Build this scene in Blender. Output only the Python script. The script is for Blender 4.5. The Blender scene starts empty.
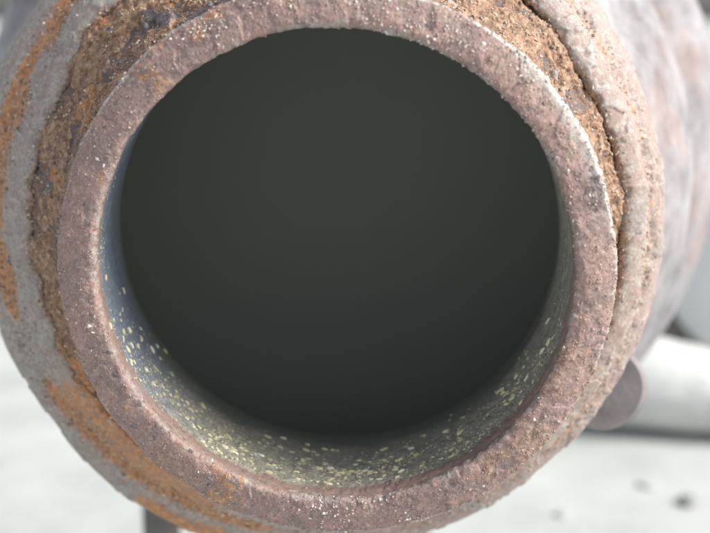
import bpy, math, random
import numpy as np
from mathutils import Vector, Matrix

random.seed(7)
MM = 0.001
H = 150.0                      # height of the pipe axis above the floor, mm
scene = bpy.context.scene

# ------------------------------------------------------------------ camera
FPX = 1200.0                   # focal length in pixels of a 710 px wide picture
DIST, PITCH, YAW = 152.0, math.radians(12.0), math.radians(5.0)
cam_pos = Vector((DIST*math.cos(PITCH)*math.sin(YAW), -DIST*math.cos(PITCH)*math.cos(YAW), H + DIST*math.sin(PITCH)))
cam_aim = Vector((2.9, 0.0, H + 0.85))
cam_data = bpy.data.cameras.new('camera')
cam_data.sensor_width = 36.0
cam_data.lens = 36.0*FPX/710.0
cam_data.clip_start = 0.005
cam_data.clip_end = 300.0
cam_data.dof.use_dof = True
cam_data.dof.focus_distance = 0.159
cam_data.dof.aperture_fstop = 22.0
cam = bpy.data.objects.new('camera', cam_data)
scene.collection.objects.link(cam)
cam.location = cam_pos*MM
cam.rotation_euler = (cam_aim - cam_pos).to_track_quat('-Z', 'Y').to_euler()
scene.camera = cam

# ------------------------------------------------------------------ light
SUN_DIR = Vector((0.76, -0.12, 0.64)).normalized()      # towards the sun
world = bpy.data.worlds.new('World')
scene.world = world
world.use_nodes = True
wn = world.node_tree
wn.nodes.clear()
w_out = wn.nodes.new('ShaderNodeOutputWorld')
w_bg = wn.nodes.new('ShaderNodeBackground')
w_sky = wn.nodes.new('ShaderNodeTexSky')
w_sky.sky_type = 'NISHITA'
w_sky.sun_disc = False
w_sky.sun_elevation = math.asin(SUN_DIR.z)
w_sky.sun_rotation = math.atan2(SUN_DIR.x, SUN_DIR.y)
w_sky.dust_density = 3.0
w_bg.inputs['Strength'].default_value = 0.14
w_hsv = wn.nodes.new('ShaderNodeHueSaturation')          # thin bright overcast: a paler sky
w_hsv.inputs['Saturation'].default_value = 0.4
wn.links.new(w_sky.outputs[0], w_hsv.inputs['Color'])
wn.links.new(w_hsv.outputs[0], w_bg.inputs[0])
wn.links.new(w_bg.outputs[0], w_out.inputs[0])
sun_data = bpy.data.lights.new('sun', 'SUN')
sun_data.energy = 3.7
sun_data.angle = math.radians(25.0)
sun_data.color = (1.0, 0.95, 0.88)
sun = bpy.data.objects.new('sun', sun_data)
scene.collection.objects.link(sun)
sun.rotation_euler = SUN_DIR.to_track_quat('Z', 'Y').to_euler()
scene.view_settings.view_transform = 'Standard'
scene.view_settings.look = 'None'
scene.view_settings.gamma = 1.0
scene.view_settings.exposure = 0.45

# ------------------------------------------------------------------ helpers
def hash01(ix, iy, iz, seed):
    with np.errstate(over='ignore'):
        h = (ix.astype(np.uint32)*np.uint32(374761393) + iy.astype(np.uint32)*np.uint32(668265263)
             + iz.astype(np.uint32)*np.uint32(2147483647) + np.uint32((seed*1274126177) & 0xffffffff))
        h = (h ^ (h >> np.uint32(13)))*np.uint32(1274126177)
        h = (h ^ (h >> np.uint32(16)))*np.uint32(2246822519)
        h = h ^ (h >> np.uint32(15))
    return h.astype(np.float32)/np.float32(4294967295.0)

def vnoise(p, size, seed):
    """smooth 3-D value noise in [-1, 1]; size is the cell in mm"""
    q = (p/size).astype(np.float32) + np.float32(1000.0)
    i = np.floor(q)
    f = q - i
    f = f*f*f*(f*(f*6 - 15) + 10)
    i = i.astype(np.int64)
    out = 0
    for dx in (0, 1):
        wx = f[:, 0] if dx else 1 - f[:, 0]
        for dy in (0, 1):
            wy = f[:, 1] if dy else 1 - f[:, 1]
            for dz in (0, 1):
                wz = f[:, 2] if dz else 1 - f[:, 2]
                out = out + wx*wy*wz*hash01(i[:, 0]+dx, i[:, 1]+dy, i[:, 2]+dz, seed)
    return out*2 - 1

def fbm(p, size, seed, octaves=4, gain=0.55):
    a, s, tot = 1.0, 0.0, 0.0
    for k in range(octaves):
        s = s + a*vnoise(p, size/(2.07**k), seed + k*17)
        tot += a
        a *= gain
    return s/tot

def sstep(a, b, x):
    t = np.clip((x - a)/(b - a), 0, 1)
    return t*t*(3 - 2*t)

def new_obj(name, mesh, mat=None, parent=None, smooth=True):
    o = bpy.data.objects.new(name, mesh)
    scene.collection.objects.link(o)
    if mat and not mesh.materials:
        mesh.materials.append(mat)
    if parent:
        o.parent = parent
    return o

def fast_mesh(name, verts, faces, smooth=True):
    """verts Nx3 in mm, faces MxK index array (all the same size)"""
    me = bpy.data.meshes.new(name)
    n, (m, k) = len(verts), faces.shape
    me.vertices.add(n)
    me.vertices.foreach_set('co', (verts*MM).astype(np.float32).ravel())
    me.loops.add(m*k)
    me.loops.foreach_set('vertex_index', faces.astype(np.int32).ravel())
    me.polygons.add(m)
    me.polygons.foreach_set('loop_start', np.arange(0, m*k, k, dtype=np.int32))
    if smooth:
        me.polygons.foreach_set('use_smooth', np.ones(m, dtype=bool))
    me.update(calc_edges=True)
    me.validate()
    return me

def grid_faces(nu, nv, wrap=True):
    """nu points round, nv along"""
    u = np.arange(nu if wrap else nu - 1)
    v = np.arange(nv - 1)
    U, V = np.meshgrid(u, v)
    U, V = U.ravel(), V.ravel()
    U2 = (U + 1) % nu
    return np.stack([V*nu + U, V*nu + U2, (V+1)*nu + U2, (V+1)*nu + U], 1)

def resample(profile, n):
    """smooth polyline (r, y) -> n evenly spaced points"""
    P = np.array(profile, float)
    for _ in range(2):                      # Chaikin corner cutting keeps the ends
        Q = [P[0]]
        for a, b in zip(P[:-1], P[1:]):
            Q += [a*0.75 + b*0.25, a*0.25 + b*0.75]
        Q.append(P[-1])
        P = np.array(Q)
    d = np.r_[0, np.cumsum(np.hypot(*np.diff(P, axis=0).T))]
    t = np.linspace(0, d[-1], n)
    return np.stack([np.interp(t, d, P[:, 0]), np.interp(t, d, P[:, 1])], 1), t

def centre(y):
    """the pipe behind the rim sits off centre: axis offset (x, z) at depth y"""
    t, t2 = sstep(3.0, 22.0, y), sstep(24.0, 33.0, y)
    return -3.6*t - 2.3*t2, 0.9*t - 0.4*t2

def lathe(profile, nu, nv):
    prof, t = resample(profile, nv)
    th = np.linspace(0, 2*math.pi, nu, endpoint=False)
    TH, R = np.meshgrid(th, prof[:, 0])
    _, Y = np.meshgrid(th, prof[:, 1])
    _, T = np.meshgrid(th, t)
    tang = np.gradient(prof, axis=0)
    tang /= np.linalg.norm(tang, axis=1)[:, None] + 1e-9
    nr, ny = -tang[:, 1], tang[:, 0]          # 2-D normal (r, y)
    _, NR = np.meshgrid(th, nr)
    _, NY = np.meshgrid(th, ny)
    return TH.ravel(), R.ravel(), Y.ravel(), T.ravel(), NR.ravel(), NY.ravel(), prof

def to_xyz(TH, R, Y, inner=False):
    cx, cz = (-0.062*Y, 0.02*Y) if inner else centre(Y)
    return np.stack([cx + R*np.cos(TH), Y, H + cz + R*np.sin(TH)], 1)

def arc(TH, a, b, soft=8.0):
    """1 between the angles a and b in degrees (counter-clockwise from the right, as seen by the camera)"""
    d = np.degrees(TH) % 360
    mid, half = (a + b)/2, (b - a)/2
    dd = np.abs((d - mid + 180) % 360 - 180)
    return 1 - sstep(half - soft, half + soft, dd)

def set_masks(me, name, r, g, b, a):
    at = me.attributes.new(name, 'FLOAT_COLOR', 'POINT')
    at.data.foreach_set('color', np.stack([r, g, b, a], 1).astype(np.float32).ravel())

# ------------------------------------------------------------------ materials
def srgb(r, g, b):
    f = lambda c: ((c/255 + 0.055)/1.055)**2.4 if c > 10 else c/255/12.92
    return (f(r), f(g), f(b), 1.0)

class Nodes:
    def __init__(self, name):
        self.m = bpy.data.materials.new(name)
        self.m.use_nodes = True
        self.t = self.m.node_tree
        self.t.nodes.clear()
        self.out = self.t.nodes.new('ShaderNodeOutputMaterial')
        self.b = self.t.nodes.new('ShaderNodeBsdfPrincipled')
        self.t.links.new(self.b.outputs[0], self.out.inputs[0])
        self.co = self.t.nodes.new('ShaderNodeTexCoord').outputs['Object']
    def link(self, a, b):
        self.t.links.new(a, b)
    def put(self, sock, v):
        if hasattr(v, 'is_output'):
            self.link(v, sock)
        else:
            sock.default_value = v
    def noise(self, size_mm, detail=4, rough=0.6, dist=0.0, co=None):
        n = self.t.nodes.new('ShaderNodeTexNoise')
        n.inputs['Scale'].default_value = 1000.0/size_mm
        n.inputs['Detail'].default_value = detail
        n.inputs['Roughness'].default_value = rough
        n.inputs['Distortion'].default_value = dist
        self.link(co or self.co, n.inputs['Vector'])
        return n.outputs['Fac']
    def voronoi(self, size_mm, feature='F1'):
        n = self.t.nodes.new('ShaderNodeTexVoronoi')
        n.feature = feature
        n.inputs['Scale'].default_value = 1000.0/size_mm
        self.link(self.co, n.inputs['Vector'])
        return n
    def ramp(self, fac, stops, interp='LINEAR'):
        n = self.t.nodes.new('ShaderNodeValToRGB')
        n.color_ramp.interpolation = interp
        e = n.color_ramp.elements
        while len(e) < len(stops):
            e.new(0.5)
        for el, (p, c) in zip(e, stops):
            el.position = p
            el.color = c if isinstance(c, tuple) else (c, c, c, 1)
        self.link(fac, n.inputs[0])
        return n.outputs[0]
    def mix(self, fac, a, b, mode='MIX'):
        n = self.t.nodes.new('ShaderNodeMix')
        n.data_type = 'RGBA'
        n.blend_type = mode
        n.clamp_factor = True
        self.put(n.inputs[0], fac)
        self.put(n.inputs[6], a)
        self.put(n.inputs[7], b)
        return n.outputs[2]
    def math(self, op, a, b=0.0, clamp=False):
        n = self.t.nodes.new('ShaderNodeMath')
        n.operation = op
        n.use_clamp = clamp
        self.put(n.inputs[0], a)
        self.put(n.inputs[1], b)
        return n.outputs[0]
    def attr(self, name):
        n = self.t.nodes.new('ShaderNodeAttribute')
        n.attribute_name = name
        s = self.t.nodes.new('ShaderNodeSeparateColor')
        self.link(n.outputs['Color'], s.inputs[0])
        return s.outputs[0], s.outputs[1], s.outputs[2], n.outputs['Alpha']
    def bump(self, height, dist_mm, strength=1.0, normal=None):
        n = self.t.nodes.new('ShaderNodeBump')
        n.inputs['Strength'].default_value = strength
        n.inputs['Distance'].default_value = dist_mm*MM
        self.link(height, n.inputs['Height'])
        if normal:
            self.link(normal, n.inputs['Normal'])
        return n.outputs[0]
    def finish(self, color, rough, normal=None, metallic=0.0, spec=0.5):
        self.put(self.b.inputs['Base Color'], color)
        self.put(self.b.inputs['Roughness'], rough)
        self.put(self.b.inputs['Metallic'], metallic)
        self.put(self.b.inputs['Specular IOR Level'], spec)
        if normal:
            self.link(normal, self.b.inputs['Normal'])
        return self.m

def corroded(name, base_a, base_b, gritty=1.0, brown_stops=None):
    """base metal oxide + masks: R brown grit, G orange rust, B dark scale, A pale grey scale"""
    n = Nodes(name)
    br, og, dk, gy = n.attr('wear_tone')
    big = n.noise(4.5, 6, 0.7, 0.5)
    mid = n.noise(1.3, 5, 0.7)
    fine = n.noise(0.35, 3, 0.7)
    base = n.mix(n.ramp(big, [(0.36, 0.0), (0.60, 1.0)]), base_a, base_b)
    brown = n.ramp(mid, brown_stops or [(0.30, (0.095, 0.055, 0.036, 1)), (0.45, (0.25, 0.14, 0.083, 1)), (0.56, (0.37, 0.23, 0.145, 1)), (0.70, (0.53, 0.40, 0.29, 1))])
    orange = n.ramp(mid, [(0.30, (0.22, 0.085, 0.035, 1)), (0.48, (0.43, 0.19, 0.075, 1)), (0.66, (0.52, 0.28, 0.15, 1))])
    dark = n.ramp(mid, [(0.35, (0.055, 0.045, 0.045, 1)), (0.65, (0.15, 0.12, 0.125, 1))])
    grey = n.ramp(mid, [(0.30, (0.22, 0.188, 0.172, 1)), (0.52, (0.33, 0.287, 0.262, 1)), (0.75, (0.44, 0.395, 0.365, 1))])
    def m(k):                                   # break the mask's edge up with noise
        s = n.math('ADD', k, n.math('MULTIPLY', n.math('SUBTRACT', mid, 0.5), 1.3))
        return n.ramp(s, [(0.40, 0.0), (0.60, 1.0)])
    c = n.mix(m(gy), base, grey)
    c = n.mix(m(br), c, brown)
    c = n.mix(m(og), c, orange)
    c = n.mix(m(dk), c, dark)
    spk = n.voronoi(0.42)
    wob = n.t.nodes.new('ShaderNodeTexNoise')             # ragged grain outlines
    wob.inputs['Scale'].default_value = 2600.0
    n.link(n.co, wob.inputs['Vector'])
    va = n.t.nodes.new('ShaderNodeVectorMath'); va.operation = 'MULTIPLY_ADD'
    n.link(wob.outputs['Color'], va.inputs[0]); va.inputs[1].default_value = (0.0007,)*3; n.link(n.co, va.inputs[2])
    n.link(va.outputs[0], spk.inputs['Vector'])
    c = n.mix(0.55, c, n.ramp(fine, [(0.3, 0.55), (0.5, 0.95), (0.75, 1.5)]), 'MULTIPLY')
    cellr = n.t.nodes.new('ShaderNodeSeparateColor')
    n.link(spk.outputs['Color'], cellr.inputs[0])
    c = n.mix(n.ramp(cellr.outputs[0], [(0.80, 0.0), (0.97, 0.28)]), c, (0.55, 0.50, 0.45, 1))
    c = n.mix(n.ramp(cellr.outputs[1], [(0.82, 0.0), (0.97, 0.30)]), c, (0.09, 0.06, 0.05, 1))
    wn_ = n.t.nodes.new('ShaderNodeAttribute'); wn_.attribute_name = 'worn'
    wm = n.ramp(n.math('ADD', wn_.outputs['Fac'], n.math('ADD', n.math('MULTIPLY', n.math('SUBTRACT', mid, 0.5), 1.2), n.math('MULTIPLY', n.math('SUBTRACT', big, 0.52), 2.2))), [(0.46, 0.0), (0.78, 0.75)])
    c = n.mix(wm, c, (0.62, 0.57, 0.52, 1))
    rough = n.ramp(n.math('ADD', gy, n.math('SUBTRACT', fine, 0.5)), [(0.2, 0.72), (0.9, 0.46)])
    grit = n.math('ADD', n.math('MULTIPLY', spk.outputs['Distance'], -0.9), n.math('MULTIPLY', fine, 1.1))
    nb = n.bump(grit, 0.16*gritty, 0.55)
    nb = n.bump(mid, 0.22*gritty, 0.5, nb)
    return n.finish(c, rough, nb, spec=0.55)

M_rim = corroded('rim_oxide', (0.385, 0.245, 0.215, 1), (0.25, 0.185, 0.172, 1), 0.75,
                 [(0.30, (0.12, 0.07, 0.05, 1)), (0.45, (0.27, 0.165, 0.125, 1)), (0.56, (0.38, 0.255, 0.20, 1)), (0.70, (0.54, 0.43, 0.36, 1))])
M_collar = corroded('collar_rust', (0.25, 0.15, 0.10, 1), (0.30, 0.20, 0.15, 1), 1.3)
M_ring = corroded('ring_scale', (0.38, 0.29, 0.265, 1), (0.30, 0.205, 0.178, 1), 0.35)

def bore_material():
    n = Nodes('bore_surface')
    br, sky_tint, dk, gy = n.attr('wear_tone')
    mid = n.noise(1.4, 5, 0.7)
    fine = n.noise(0.4, 4, 0.7)
    c = n.ramp(mid, [(0.3, (0.22, 0.215, 0.185, 1)), (0.55, (0.39, 0.375, 0.32, 1)), (0.75, (0.54, 0.515, 0.43, 1))])
    c = n.mix(sky_tint, c, n.ramp(mid, [(0.3, (0.15, 0.18, 0.235, 1)), (0.7, (0.24, 0.28, 0.35, 1))]))  # bluish sky light put into the colour of the left wall
    c = n.mix(n.ramp(n.math('ADD', dk, n.math('MULTIPLY', n.math('SUBTRACT', mid, 0.5), 0.8)), [(0.15, 0.0), (0.85, 1.0)]), c, (0.17, 0.18, 0.16, 1))  # shade towards the dark interior, painted as a darker tone
    c = n.mix(n.ramp(n.math('ADD', br, n.math('SUBTRACT', mid, 0.5)), [(0.35, 0.0), (0.65, 1.0)]), c, (0.30, 0.21, 0.185, 1))
    c = n.mix(0.5, c, n.ramp(fine, [(0.3, 0.6), (0.5, 0.95), (0.75, 1.4)]), 'MULTIPLY')
    nb = n.bump(n.math('ADD', fine, mid), 0.16, 0.5)
    return n.finish(c, n.ramp(fine, [(0.3, 0.62), (0.7, 0.42)]), nb, spec=0.5)
M_bore = bore_material()

def simple(name, stops, size, rough, bump_mm=0.0, bsize=None, metallic=0.0, spec=0.5, detail=5):
    n = Nodes(name)
    f = n.noise(size, detail, 0.65, 0.3)
    c = n.ramp(f, stops)
    nb = n.bump(n.noise(bsize or size, 4, 0.6), bump_mm, 0.6) if bump_mm else None
    return n.finish(c, rough, nb, metallic, spec)

M_chamber = simple('chamber_grey', [(0.3, (0.285, 0.302, 0.268, 1)), (0.7, (0.291, 0.308, 0.274, 1))], 9.0, 0.95, 0.0, spec=0.1)  # even pale grey, standing in for the haze over the dark interior
def body_material():
    n = Nodes('body_steel')
    a, b, f = n.noise(26.0, 5, 0.65), n.noise(10.0, 5, 0.65), n.noise(2.0, 4)
    c = n.ramp(b, [(0.30, (0.15, 0.138, 0.148, 1)), (0.45, (0.24, 0.227, 0.243, 1)), (0.58, (0.31, 0.297, 0.318, 1)), (0.75, (0.40, 0.385, 0.405, 1))])
    c = n.mix(n.ramp(a, [(0.52, 0.0), (0.68, 0.6)]), c, n.ramp(b, [(0.35, (0.20, 0.11, 0.075, 1)), (0.65, (0.36, 0.24, 0.19, 1))]))
    c = n.mix(0.4, c, n.ramp(f, [(0.3, 0.6), (0.7, 1.3)]), 'MULTIPLY')
    return n.finish(c, n.ramp(b, [(0.3, 0.7), (0.7, 0.45)]), n.bump(b, 0.7, 0.4))
M_body = body_material()
M_lug = simple('lug_steel', [(0.3, (0.15, 0.135, 0.14, 1)), (0.5, (0.21, 0.19, 0.20, 1)), (0.72, (0.28, 0.235, 0.225, 1))], 7.0, 0.65, 0.3, 2.0)
M_floor = simple('white_floor', [(0.3, (0.37, 0.39, 0.375, 1)), (0.5, (0.45, 0.475, 0.46, 1)), (0.7, (0.51, 0.53, 0.515, 1))], 55.0, 0.6, 0.2, 4.0)
M_white = simple('white_cloth', [(0.3, (0.52, 0.54, 0.53, 1)), (0.7, (0.62, 0.64, 0.63, 1))], 30.0, 0.85, 0.5, 4.0)
M_bundle = simple('white_sacking', [(0.3, (0.72, 0.74, 0.73, 1)), (0.7, (0.80, 0.82, 0.81, 1))], 30.0, 0.85, 0.5, 4.0)
M_pebble = simple('dark_grit', [(0.3, (0.20, 0.20, 0.20, 1)), (0.7, (0.30, 0.30, 0.29, 1))], 1.5, 0.85, 0.2)
M_smudge = simple('pale_grit', [(0.3, (0.37, 0.38, 0.37, 1)), (0.7, (0.45, 0.46, 0.45, 1))], 1.5, 0.85, 0.1)
M_stud = simple('grey_stud', [(0.3, (0.13, 0.12, 0.11, 1)), (0.7, (0.24, 0.22, 0.20, 1))], 3.0, 0.55, 0.2, metallic=0.2)

def grain_material(name, stops, rough=0.35):
    n = Nodes(name)
    g = n.t.nodes.new('ShaderNodeNewGeometry')
    c = n.ramp(g.outputs['Random Per Island'], stops)
    return n.finish(c, rough, None, spec=0.6)
M_grain = grain_material('rust_grains', [(0.0, (0.14, 0.09, 0.06, 1)), (0.3, (0.27, 0.175, 0.115, 1)), (0.6, (0.40, 0.30, 0.235, 1)), (0.85, (0.56, 0.46, 0.36, 1)), (1.0, (0.76, 0.70, 0.60, 1))], 0.25)
M_rimgrain = grain_material('rim_grains', [(0.0, (0.24, 0.15, 0.125, 1)), (0.5, (0.36, 0.25, 0.215, 1)), (0.9, (0.48, 0.37, 0.31, 1)), (1.0, (0.70, 0.62, 0.54, 1))], 0.22)
M_crystal = grain_material('pale_crystals', [(0.0, (0.36, 0.27, 0.23, 1)), (0.5, (0.52, 0.45, 0.40, 1)), (1.0, (0.80, 0.77, 0.72, 1))], 0.25)
M_greygrain = grain_material('grey_grains', [(0.0, (0.16, 0.13, 0.11, 1)), (0.5, (0.30, 0.27, 0.24, 1)), (1.0, (0.62, 0.58, 0.54, 1))], 0.35)
M_dust = grain_material('bore_dust', [(0.0, (0.14, 0.14, 0.115, 1)), (0.55, (0.32, 0.31, 0.24, 1)), (0.8, (0.66, 0.62, 0.46, 1)), (1.0, (0.85, 0.82, 0.62, 1))], 0.3)

def fleck_material():
    n = Nodes('yellow_fleck')
    oi = n.t.nodes.new('ShaderNodeObjectInfo')
    c = n.ramp(oi.outputs['Random'], [(0.0, (0.55, 0.50, 0.32, 1)), (0.3, (0.78, 0.72, 0.44, 1)), (0.75, (0.88, 0.83, 0.54, 1)), (1.0, (0.88, 0.86, 0.72, 1))])
    c = n.mix(0.4, c, n.ramp(n.noise(0.5, 3), [(0.3, 0.75), (0.6, 1.1)]), 'MULTIPLY')
    return n.finish(c, 0.35, n.bump(n.noise(0.3, 3), 0.08, 0.5), spec=0.6)
M_fleck = fleck_material()

# ------------------------------------------------------------------ setting: floor
def floor_mesh():
    s = 80000.0
    v = np.array([[-s, -s, 0], [s, -s, 0], [s, s, 0], [-s, s, 0]], float)
    return fast_mesh('floor', v, np.array([[0, 1, 2, 3]]), False)
floor = new_obj('floor', floor_mesh(), M_floor)
floor['kind'] = 'structure'

# ------------------------------------------------------------------ the exhaust pipe
pipe = bpy.data.objects.new('exhaust_pipe', None)
scene.collection.objects.link(pipe)
pipe['label'] = 'rusty round exhaust pipe end with thick flaking rim, facing the viewer, dark inside'
pipe['category'] = 'exhaust pipe'

def scatter_grains(name, me, weight, count, smin, smax, mat, parent, seed, flat=0.75):
    """irregular faceted grains (8 triangles each) lying on a mesh, joined into one part"""
    rng = np.random.default_rng(seed)
    n = len(me.vertices)
    co = np.empty(n*3, np.float32); me.vertices.foreach_get('co', co); co = co.reshape(-1, 3)/MM
    no = np.empty(n*3, np.float32); me.vertex_normals.foreach_get('vector', no); no = no.reshape(-1, 3)
    w = np.clip(weight, 0, None); w = w/w.sum()
    idx = rng.choice(n, count, p=w)
    P, N = co[idx], no[idx]
    size = smin + (smax - smin)*rng.random(count)**3.0
    A = rng.normal(size=(count, 3)); A -= (A*N).sum(1)[:, None]*N; A /= np.linalg.norm(A, axis=1)[:, None]
    B = np.cross(N, A)
    base = np.array([[1, 0, 0], [0, 1, 0], [-1, 0, 0], [0, -1, 0], [0, 0, 1], [0, 0, -1]], float)
    loc = base[None]*(1 + 0.5*rng.normal(size=(count, 6, 1)).clip(-1, 1)) + 0.22*rng.normal(size=(count, 6, 3))
    loc[:, :, 2] *= flat
    V = P[:, None] + size[:, None, None]*(loc[:, :, 0:1]*A[:, None] + loc[:, :, 1:2]*B[:, None] + loc[:, :, 2:3]*N[:, None])
    F = np.array([[0, 1, 4], [1, 2, 4], [2, 3, 4], [3, 0, 4], [1, 0, 5], [2, 1, 5], [3, 2, 5], [0, 3, 5]])
    F = (F[None] + 6*np.arange(count)[:, None, None]).reshape(-1, 3)
    o = new_obj(name, fast_mesh(name, V.reshape(-1, 3), F, False), mat, parent)
    o['kind'] = 'stuff'
    return o

NU = 1900
# --- rim: front annulus with rounded inner edge and a burred outer edge
rim_prof = [(31.9, 4.6), (31.1, 3.4), (30.75, 2.2), (30.5, 0.9), (30.65, 0.15), (31.4, -0.1), (33.0, 0.2), (34.6, 0.8), (35.5, 1.25), (35.85, 1.55), (35.85, 1.9), (35.2, 2.4), (34.3, 4.0), (34.0, 7.0)]
TH, R, Y, T, NR, NY, prof = lathe(rim_prof, NU, 84)
P0 = to_xyz(TH, R, Y)
tmax = T.max()
face = sstep(0.20, 0.34, T/tmax)*(1 - sstep(0.60, 0.72, T/tmax))
edge_o = np.exp(-((R - 35.8)/0.28)**2)*(Y < 2.3)
edge_i = np.exp(-((R - 30.55)/0.5)**2)
low = fbm(P0, 7.0, 3, 3)
mid = fbm(P0, 1.7, 9, 3)
pit = np.minimum(0, vnoise(P0, 1.1, 31) + 0.25)
fine = vnoise(P0, 0.38, 41)
d = 0.18*low + 0.11*mid + 0.18*pit + 0.035*fine
plate = sstep(0.05, 0.14, fbm(P0, 4.2, 77, 3))       # flaked scale layer
d += 0.14*plate*face
d += edge_o*(0.10*vnoise(P0, 5.0, 55) + 0.07*vnoise(P0, 0.8, 57))
d += edge_i*(0.10*vnoise(P0, 1.8, 65) + 0.10*vnoise(P0, 0.7, 67))
V = to_xyz(TH, R - NR*d*-1.0*-1.0, Y - NY*d*-1.0*-1.0)
me = fast_mesh('rim', V, grid_faces(NU, 84))
greyarc = arc(TH, 8, 52, 10)*sstep(33.0, 35.2, R)
dark = 0.62*arc(TH, 12, 23, 4)*sstep(32.4, 33.6, R) + 0.55*sstep(0.35, 0.6, -mid)*(low < 0)
inn = (1 - sstep(30.8, 31.5, R + 0.5*mid))*(Y < 6)
orange = (0.29*arc(TH, 95, 235, 20)*sstep(-0.15, 0.3, low) + 0.18*sstep(0.0, 0.4, low))*face + 0.24*arc(TH, 230, 262, 10)
brown = 0.30*arc(TH, 190, 275, 20) + 0.55*arc(TH, 300, 350, 14)*sstep(0, 0.25, mid) + 0.25*sstep(0.1, 0.4, -low)
gy = np.clip(0.5*edge_o + 0.42*inn + 0.75*greyarc + 0.16*arc(TH, 60, 120, 20)*plate + 0.12*plate, 0, 1)
set_masks(me, 'wear_tone', np.clip(brown, 0, 1), np.clip(orange, 0, 1), np.clip(dark, 0, 1), gy)
wa = me.attributes.new('worn', 'FLOAT', 'POINT')
wa.data.foreach_set('value', np.clip(np.exp(-((R - 35.7)/0.38)**2)*(Y < 2.2)*(0.42 + 0.45*arc(TH, 5, 75, 25) + 0.3*arc(TH, 120, 155, 12)) + 0.35*arc(TH, 14, 50, 8)*sstep(34.0, 35.4, R)*(Y < 2.2), 0, 1).astype(np.float32))
rim = new_obj('rim', me, M_rim, pipe)
scatter_grains('rust_grain', me, face*(0.25 + sstep(0, 0.5, mid)) + 0.6*edge_o, 7500, 0.05, 0.19, M_rimgrain, rim, 11)
scatter_grains('pale_grain', me, face*sstep(0.1, 0.4, fbm(P0, 5.0, 88, 2))*(0.4 + arc(TH, 20, 130, 20) + 0.8*arc(TH, 225, 310, 20)) + 1.2*edge_i*arc(TH, 10, 75, 10)*(T < 0.35*tmax) + 0.9*edge_o*arc(TH, 0, 150, 20), 2200, 0.05, 0.27, M_crystal, rim, 12)

# --- bore wall: the short inner sleeve, ending in a clean lip
bore_prof = [(32.3, 2.4), (31.4, 2.7), (30.95, 3.4), (31.0, 5.5), (31.4, 12.0), (32.0, 21.0), (32.6, 28.0), (33.6, 32.0), (35.4, 34.0), (37.0, 34.5)]
TH, R, Y, T, NR, NY, prof = lathe(bore_prof, NU, 110)
P0 = to_xyz(TH, R, Y, True)
rough_zone = (1 - sstep(10, 27, Y))
d = (0.16*fbm(P0, 4.0, 103, 3) + 0.22*fbm(P0, 1.1, 109, 2) + 0.06*vnoise(P0, 0.4, 111))*(0.22 + 0.8*rough_zone*(0.5 + 0.5*arc(TH, 190, 350, 20)))
V = to_xyz(TH, R - d, Y, True)
me_b = fast_mesh('bore_wall', V, grid_faces(NU, 110))
sky_tint = arc(TH, 120, 222, 18)*(0.6 + 0.4*sstep(3, 8, Y))  # left side: sky light painted in as a blue tint
depth_shade = sstep(17, 27, Y + 4.5*fbm(P0, 9.0, 140, 3) - 3*arc(TH, 120, 215, 15))  # deeper wall painted darker, imitating the fall-off of light
set_masks(me_b, 'wear_tone', 0.95*(1 - sstep(3.4, 6.6, Y + 1.2*fbm(P0, 3.0, 120, 2))), sky_tint, depth_shade, 0*Y)
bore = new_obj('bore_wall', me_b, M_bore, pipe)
fw = arc(TH, 205, 345, 18)*(1 - sstep(9, 25, Y))*sstep(3.5, 6, Y) + 0.25*arc(TH, 150, 215, 14)*(1 - sstep(6, 16, Y))*sstep(3, 5, Y)
scatter_grains('bore_grain', me_b, fw, 8000, 0.05, 0.20, M_dust, bore, 21, 0.5)

M_finefleck = grain_material('fine_flecks', [(0.0, (0.50, 0.46, 0.31, 1)), (0.5, (0.76, 0.70, 0.44, 1)), (1.0, (0.88, 0.84, 0.62, 1))], 0.3)
scatter_grains('fine_fleck', me_b, arc(TH, 208, 338, 16)*(1 - sstep(10, 25, Y))*sstep(4, 6, Y)*(0.15 + sstep(-0.1, 0.4, fbm(P0, 4.0, 150, 2))), 900, 0.09, 0.42, M_finefleck, bore, 23, 0.4)

def fleck_mesh(k):
    rng = random.Random(100 + k)
    n = rng.choice([6, 7, 8])
    top, bot = [], []
    for i in range(n):
        a = 2*math.pi*i/n + rng.uniform(-0.25, 0.25)
        r = rng.uniform(0.4, 1.15)
        x, y = r*math.cos(a), r*math.sin(a)*rng.uniform(0.42, 0.7)
        top.append((x*0.82, y*0.82, rng.uniform(0.16, 0.42)))
        bot.append((x, y, -0.15))
    verts = [(v[0]*MM, v[1]*MM, v[2]*MM) for v in top + bot] + [(0.1*MM, 0, 0.40*MM)]
    faces = [(i, (i+1) % n, 2*n) for i in range(n)] + [((i+1) % n, i, n+i, n+(i+1) % n) for i in range(n)]
    me = bpy.data.meshes.new('mineral_fleck')
    me.from_pydata(verts, [], faces)
    me.materials.append(M_fleck)
    me.update()
    return me
fleck_meshes = [fleck_mesh(k) for k in range(9)]
nb_v = len(me_b.vertices)
co_b = np.empty(nb_v*3, np.float32); me_b.vertices.foreach_get('co', co_b); co_b = co_b.reshape(-1, 3)
rngf = np.random.default_rng(5)
wf = arc(TH, 200, 342, 14)*(1 - sstep(9, 26, Y))*sstep(4.5, 7, Y)*(0.5 + 0.6*sstep(-0.1, 0.35, fbm(P0, 6.0, 130, 2)))*(1 + 0.7*arc(TH, 250, 300, 15)) + 0.25*arc(TH, 175, 215, 10)*(1 - sstep(6, 14, Y))*sstep(3, 5, Y)
wf += 0.05*arc(TH, 180, 300, 10)*(1 - sstep(24, 29, Y))*sstep(4, 8, Y)
wf = np.clip(wf, 0, None); wf /= wf.sum()
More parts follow.
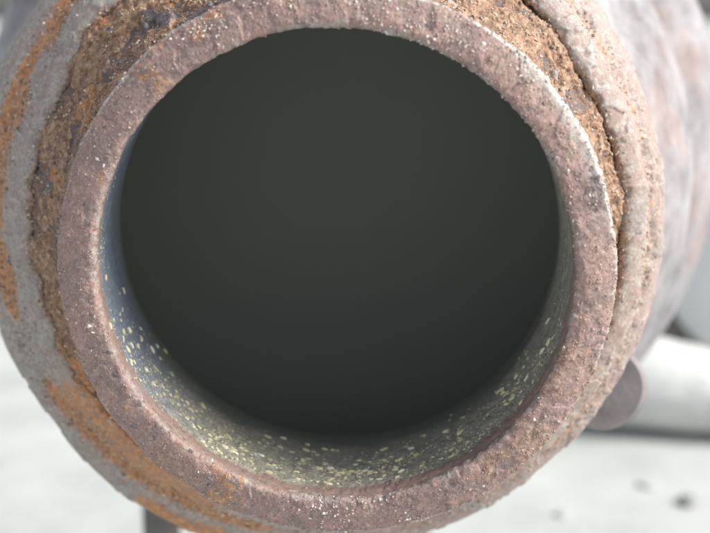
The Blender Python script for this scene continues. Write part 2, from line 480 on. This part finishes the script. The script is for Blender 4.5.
for i in rngf.choice(nb_v, 295, p=wf):
    th, r, y = TH[i], R[i], Y[i]
    o = bpy.data.objects.new('mineral_fleck', fleck_meshes[int(rngf.integers(9))])
    scene.collection.objects.link(o)
    o.parent = bore
    nrm = Vector((-math.cos(th), 0, -math.sin(th)))
    tan = Vector((-math.sin(th), 0, math.cos(th)))
    ang = rngf.normal()*0.35
    ax = (tan*math.cos(ang) + Vector((0, 1, 0))*math.sin(ang)).normalized()
    ay = nrm.cross(ax)
    s = 0.22 + 0.56*rngf.random()**2.2
    sy = s*(0.65 + 0.6*rngf.random())
    mat3 = Matrix((ax*s, ay*sy, nrm*s)).transposed()
    o.matrix_world = Matrix.Translation(Vector(co_b[i].tolist())) @ mat3.to_4x4()

# --- inner chamber behind the sleeve, closed by an added plate whose grey paints in haze
ch_prof = [(36.5, 34.0), (38.0, 35.0), (39.0, 38.0), (40.0, 43.0), (43.0, 50.0), (49.5, 61.0), (51.0, 66.0), (51.0, 74.0)]
TH, R, Y, T, NR, NY, prof = lathe(ch_prof, 160, 30)
chamber = new_obj('inner_chamber', fast_mesh('inner_chamber', to_xyz(TH, R, Y, True), grid_faces(160, 30)), M_chamber, pipe)
pl_prof = [(51.3, 70.0), (40.0, 70.4), (20.0, 70.8), (0.05, 71.0)]
TH, R, Y, T, NR, NY, prof = lathe(pl_prof, 160, 24)
plate_o = new_obj('haze_plate', fast_mesh('haze_plate', to_xyz(TH, R, Y, True), grid_faces(160, 24)), M_chamber, pipe)

# --- collar: the rust-eaten pipe wall behind the rim, running into a crevice
def crevice(TH):
    q = np.stack([60*np.cos(TH), 60*np.sin(TH), 0*TH], 1)
    return 0.35 + 0.55*vnoise(q, 14.0, 301) + 0.4*vnoise(q, 5.0, 303) + 0.2*vnoise(q, 1.8, 305)
col_prof = [(33.8, 5.0), (34.3, 7.5), (35.2, 11.0), (36.6, 15.0), (38.8, 19.0), (41.0, 21.6), (42.2, 22.4), (42.75, 23.2), (42.8, 26.0)]
TH, R, Y, T, NR, NY, prof = lathe(col_prof, NU, 130)
wig = crevice(TH)*sstep(12, 21, Y)
P0 = to_xyz(TH, R, Y)
low = fbm(P0, 6.0, 203, 3)
mid = fbm(P0, 1.6, 209, 3)
d = 0.45*low + 0.45*mid + 0.40*np.minimum(0, vnoise(P0, 0.9, 231) + 0.1) + 0.12*vnoise(P0, 0.42, 241)
scale_patch = sstep(0.0, 0.06, 0.6*fbm(P0, 5.0, 251, 3) + 0.60*arc(TH, 108, 130, 8) + 0.32*arc(TH, 35, 60, 10) - 0.42)   # smooth scale still clinging on
lay = fbm(P0*np.array([1.0, 1.6, 1.0]), 4.6, 271, 4)
terr = sstep(-0.22, -0.18, lay) + sstep(0.02, 0.05, lay) + sstep(0.24, 0.27, lay)
d = d*0.6 + 0.22*(terr - 1.4)
d = d*(1 - 0.7*scale_patch) + 0.45*scale_patch
V = to_xyz(TH, R + wig + NR*-d*-1.0*-1.0, Y - NY*d)
me_c = fast_mesh('collar', V, grid_faces(NU, 130))
low_left = arc(TH, 196, 262, 14)
set_masks(me_c, 'wear_tone', np.clip(0.95 - scale_patch, 0, 1), np.clip(0.55*low_left + 0.30*sstep(0.2, 0.5, low) + 0.42*arc(TH, 96, 170, 12)*sstep(-0.15, 0.3, low), 0, 1),
          np.clip(0.75*scale_patch*arc(TH, 90, 160, 10) + 0.5*sstep(0.3, 0.55, -mid) + 0.5*(terr < 0.5), 0, 1), np.clip(scale_patch, 0, 1))
collar = new_obj('collar', me_c, M_collar, pipe)
scatter_grains('rust_grain', me_c, (1 - 0.85*scale_patch)*(0.3 + sstep(-0.2, 0.4, mid)), 24000, 0.05, 0.27, M_grain, collar, 31)

# --- outer ring: grey scaled bead, orange groove, grey outer lip
ring_prof = [(42.7, 27.0), (42.75, 24.4), (43.1, 23.2), (44.4, 23.0), (46.6, 24.4), (47.8, 26.4), (48.9, 28.3), (50.2, 29.3), (51.4, 30.2), (52.5, 31.6), (53.3, 33.4), (53.7, 35.4), (53.7, 38.0), (52.8, 40.0), (50.5, 41.5), (47.5, 42.5)]
TH, R, Y, T, NR, NY, prof = lathe(ring_prof, NU, 150)
wig = (crevice(TH) - 0.14 - 0.42*arc(TH, 125, 225, 20))*(1 - sstep(46, 50, R))*(Y < 34)
P0 = to_xyz(TH, R, Y)
low = fbm(P0, 8.0, 403, 3)
mid = fbm(P0, 1.8, 409, 3)
gw = 1.5 - 0.1*arc(TH, 120, 205, 15)
groove = np.exp(-((R + 1.3*low - 49.2)/gw)**2)*(Y < 34)
grit = np.clip(groove*(0.5 + sstep(-0.2, 0.3, low)), 0, 1)
innerlip = (1 - sstep(43.4, 44.4, R + 0.8*mid))*(Y < 29)
d = 0.35*low + 0.04*mid + grit*(0.35*mid + 0.30*np.minimum(0, vnoise(P0, 1.0, 431)) + 0.12*vnoise(P0, 0.45, 441)) - 0.25*grit
flake = sstep(0.02, 0.08, fbm(P0, 4.5, 451, 4) - 0.12)
d += 0.22*flake*(1 - grit) + 1.7*arc(TH, 225, 262, 12)*sstep(51, 53.4, R)
d += innerlip*(0.30*vnoise(P0, 1.2, 461) + 0.16*vnoise(P0, 0.5, 463))
V = to_xyz(TH, R + wig - NR*d, Y - NY*d)
me_r = fast_mesh('outer_ring', V, grid_faces(NU, 150))
og_arc = 0.12 + (0.36 + 0.35*sstep(-0.3, 0.3, fbm(P0, 5.0, 471, 3)))*arc(TH, 128, 200, 8) + 0.6*arc(TH, 205, 262, 12) + 0.24*arc(TH, 30, 66, 8) + 0.22*arc(TH, 275, 390, 12) + 0.14*sstep(0.1, 0.4, low)
orange = np.clip(groove*og_arc*1.25, 0, 1)
orange = np.maximum(orange, 0.60*arc(TH, 209, 252, 5)*(1 - sstep(50.2, 51.6, R + low))*(Y < 32))
orange = np.maximum(orange, 0.75*arc(TH, 236, 258, 6)*sstep(50.2, 52.5, R)*(Y < 39))      # bright rust on the lower left of the lip
bare = arc(TH, 199, 209, 3)*sstep(46.5, 48.0, R + low)*(Y < 38)      # smooth bare patch on the lower left
orange = orange*(1 - bare)
brown = 0.55*innerlip + 0.45*arc(TH, 210, 250, 10)*(1 - sstep(50.5, 52, R)) + 0.30*arc(TH, 275, 355, 12)*sstep(0.0, 0.3, mid)
dark = 0.55*innerlip*sstep(0, 0.3, mid) + 0.4*arc(TH, 200, 240, 10)*sstep(52.5, 53.5, R)
set_masks(me_r, 'wear_tone', np.clip(brown, 0, 1), orange, np.clip(dark, 0, 1), np.clip(0.56 - 0.08*arc(TH, 270, 400, 12) + 0.22*flake*sstep(-0.1, 0.2, low) + 0.5*bare, 0, 1))
ring = new_obj('outer_ring', me_r, M_ring, pipe)
scatter_grains('rust_grain', me_r, grit*og_arc + 0.5*innerlip, 13000, 0.08, 0.30, M_grain, ring, 41)
scatter_grains('scale_grain', me_r, (0.15 + sstep(0.2, 0.5, mid)*0.6 + innerlip)*(Y < 36), 2200, 0.05, 0.18, M_greygrain, ring, 42)

# --- the body behind the ring: neck, cone and wide shell resting on the floor
def body_part(name, prof, nu, nv, seed, amp, mat):
    TH, R, Y, T, NR, NY, _ = lathe(prof, nu, nv)
    P0 = to_xyz(TH, R, Y)
    d = amp*fbm(P0, 22.0, seed, 3)
    return new_obj(name, fast_mesh(name, to_xyz(TH, R + d, Y), grid_faces(nu, nv)), mat, pipe)
body_part('neck', [(47.0, 42.0), (46.5, 46.0), (47.0, 52.0), (52.0, 58.0), (62.0, 72.0), (67.5, 84.0), (69.5, 94.0), (69.0, 104.0), (66.0, 112.0)], 400, 90, 501, 0.8, M_body)
body_part('shell', [(60.0, 108.0), (72.0, 112.0), (81.0, 120.0), (86.2, 130.0), (87.5, 142.0), (86.5, 154.0), (80.0, 168.0), (60.0, 176.0), (0.05, 178.0)], 400, 120, 511, 0.7, M_body).location.x = -2.2*MM

# --- flange plate with an ear, and a stud below it
def plate_mesh(name, outline, y0, y1, cx, cz, bev=1.2):
    n = len(outline)
    o = np.array(outline, float)
    c = o.mean(0)
    inn = c + (o - c)*(1 - bev/np.linalg.norm(o - c, axis=1))[:, None]
    hole = o/np.linalg.norm(o, axis=1)[:, None]*45.0                 # the pipe passes through the plate
    rings = [(hole, y0 + 0.2), (inn, y0), (o, y0 + bev), (o, y1 - bev), (inn, y1), (hole, y1 - 0.2)]
    V = np.concatenate([np.stack([cx + q[:, 0], np.full(n, y), H + cz + q[:, 1]], 1) for q, y in rings])
    F = [(k*n + i, k*n + (i+1) % n, ((k+1) % 6)*n + (i+1) % n, ((k+1) % 6)*n + i) for k in range(6) for i in range(n)]
    me = bpy.data.meshes.new(name)
    me.from_pydata([tuple(v*MM) for v in V], [], F)
    for p in me.polygons:
        p.use_smooth = False
    me.update()
    return me

def rounded(cx, cz, r, a0, a1, n):
    return [(cx + r*math.cos(math.radians(a0 + (a1 - a0)*i/(n-1))), cz + r*math.sin(math.radians(a0 + (a1 - a0)*i/(n-1)))) for i in range(n)]
ear = rounded(44.6, -31.8, 7.2, -125, 60, 24) + rounded(0, 0, 50.0, 0, 200, 60) + rounded(-34.5, -38.0, 5.0, 190, 270, 14) + rounded(0, 0, 50.0, 236, 302, 20)
new_obj('flange_plate', plate_mesh('flange_plate', ear, 46.0, 53.0, -3.0, 2.4), M_lug, pipe)

def leg_mesh(x, y, ztop, r):
    prof = [(0.05, 0.2), (r*1.7, 0.2), (r*1.7, 3.0), (r*1.05, 5.0), (r, 12.0), (r, ztop), (0.05, ztop)]
    th = np.linspace(0, 2*math.pi, 40, endpoint=False)
    V = np.array([[x + a*math.cos(t), y + a*math.sin(t), z] for a, z in prof for t in th])
    return fast_mesh('leg', V, grid_faces(40, len(prof)))
for (x, y, zt, r) in [(-59.5, 150.0, 92.0, 5.0), (8.0, 158.0, 72.0, 5.0), (-14.0, 128.0, 70.0, 5.0)]:
    new_obj('leg', leg_mesh(x, y, zt, r), M_stud, pipe)

# ------------------------------------------------------------------ white bundles on the floor, right of the pipe
def bundle_mesh(name, pts, radii, nu=72, nv=90, seed=1, wr=1.2):
    P = np.array(pts, float); rr = np.array(radii, float)
    t = np.linspace(0, 1, len(P)); tt = np.linspace(0, 1, nv)
    C = np.stack([np.interp(tt, t, P[:, k]) for k in range(3)], 1)
    for _ in range(6):
        C[1:-1] = (C[:-2] + 2*C[1:-1] + C[2:])/4
    Rr = np.interp(tt, t, rr)
    cap = np.minimum(1, np.sqrt(np.clip(1 - (1 - np.clip(np.minimum(tt, 1-tt)/0.10, 0, 1))**2, 0.0004, 1)))
    Rr = Rr*cap
    D = np.gradient(C, axis=0); D /= np.linalg.norm(D, axis=1)[:, None]
    up = np.array([0, 0, 1.0]) if abs(D[nv//2, 2]) < 0.8 else np.array([0, 1.0, 0])
    A = np.cross(D, up); A /= np.linalg.norm(A, axis=1)[:, None]
    B = np.cross(A, D)
    th = np.linspace(0, 2*math.pi, nu, endpoint=False)
    V = (C[:, None] + Rr[:, None, None]*(np.cos(th)[None, :, None]*A[:, None] + np.sin(th)[None, :, None]*B[:, None])).reshape(-1, 3)
    dirs = (V - np.repeat(C, nu, 0)); dirs /= np.linalg.norm(dirs, axis=1)[:, None] + 1e-9
    V = V + dirs*(wr*(fbm(V*np.array([1.0, 0.45, 1.0]), 18.0, seed, 3)))[:, None]
    V[:, 2] = np.maximum(V[:, 2], 0.3)
    return fast_mesh(name, V, grid_faces(nu, nv))

b1 = new_obj('cloth_roll', bundle_mesh('cloth_roll', [(72, 384, 22), (96, 380, 22), (125, 374, 20), (155, 368, 16), (200, 360, 13)], [21, 22, 20, 16, 13], seed=61), M_white)
b1['label'] = 'white cloth roll lying on the white floor beside the pipe at the lower right'
b1['category'] = 'cloth roll'
far = bpy.data.objects.new('round_canister', None)
scene.collection.objects.link(far)
far['label'] = 'blurred grey canister with rounded white end, lying behind the cloth roll at the right edge'
far['category'] = 'canister'
def far_part(name, prof, mat, seed):
    pr, _ = resample(prof, 60)
    th = np.linspace(0, 2*math.pi, 120, endpoint=False)
    TH, R = np.meshgrid(th, pr[:, 0]); _, Yy = np.meshgrid(th, pr[:, 1])
    a = math.radians(-14)                                     # turned slightly towards the pipe
    X, Yl, Z = (R*np.cos(TH)).ravel(), Yy.ravel(), (R*np.sin(TH)).ravel()
    V = np.stack([168 + X*math.cos(a) - Yl*math.sin(a), 430 + X*math.sin(a) + Yl*math.cos(a), 54.5 + Z], 1)
    V += 0.5*fbm(V, 25.0, seed, 2)[:, None]
    new_obj(name, fast_mesh(name, V, grid_faces(120, 60)), mat, far)
far_part('end_cap', [(0.05, -13.0), (14.0, -12.5), (28.0, -9.0), (38.0, -2.0), (41.5, 6.0), (41.5, 14.0)], M_bundle, 71)
far_part('sleeve', [(41.0, 10.0), (43.0, 6.0), (48.0, 5.0), (52.0, 7.0), (53.8, 12.0), (53.8, 120.0), (48.0, 130.0), (0.05, 132.0)], M_stud, 73)

# ------------------------------------------------------------------ small things on the floor
def pebble_mesh(name, sx, sy, sz, seed):
    me = bpy.data.meshes.new(name)
    import bmesh
    bm = bmesh.new()
    bmesh.ops.create_icosphere(bm, subdivisions=3, radius=1.0)
    co = np.array([v.co[:] for v in bm.verts])
    d = 1 + 0.28*fbm(co*10, 8.0, seed, 3)
    for v, k in zip(bm.verts, d):
        v.co = Vector((v.co.x*sx*k, v.co.y*sy*k, max(v.co.z*sz*k, -0.6*sz)))*MM
    for f in bm.faces:
        f.smooth = True
    bm.to_mesh(me); bm.free()
    return me
for (x, y, sx, sy, sz, lab) in [
        (110.5, 290, 3.4, 5.0, 2.2, 'small dark grey crumb of grit on the white floor at the lower right'),
        (98.3, 307, 4.6, 4.0, 0.9, 'faint flat smudge of grit on the white floor, between dark crumb and cloth roll'),
        (61.7, 275.6, 3.0, 3.4, 0.8, 'tiny faint speck of grit on the white floor close under the pipe')]:
    o = new_obj('grit_crumb', pebble_mesh('grit_crumb', sx, sy, sz, int(x)), M_pebble if sz > 1 else M_smudge)
    o.location = (x*MM, y*MM, sz*0.6*MM)
    o['label'] = lab
    o['category'] = 'grit'
    o['group'] = 'grit crumbs on the floor'
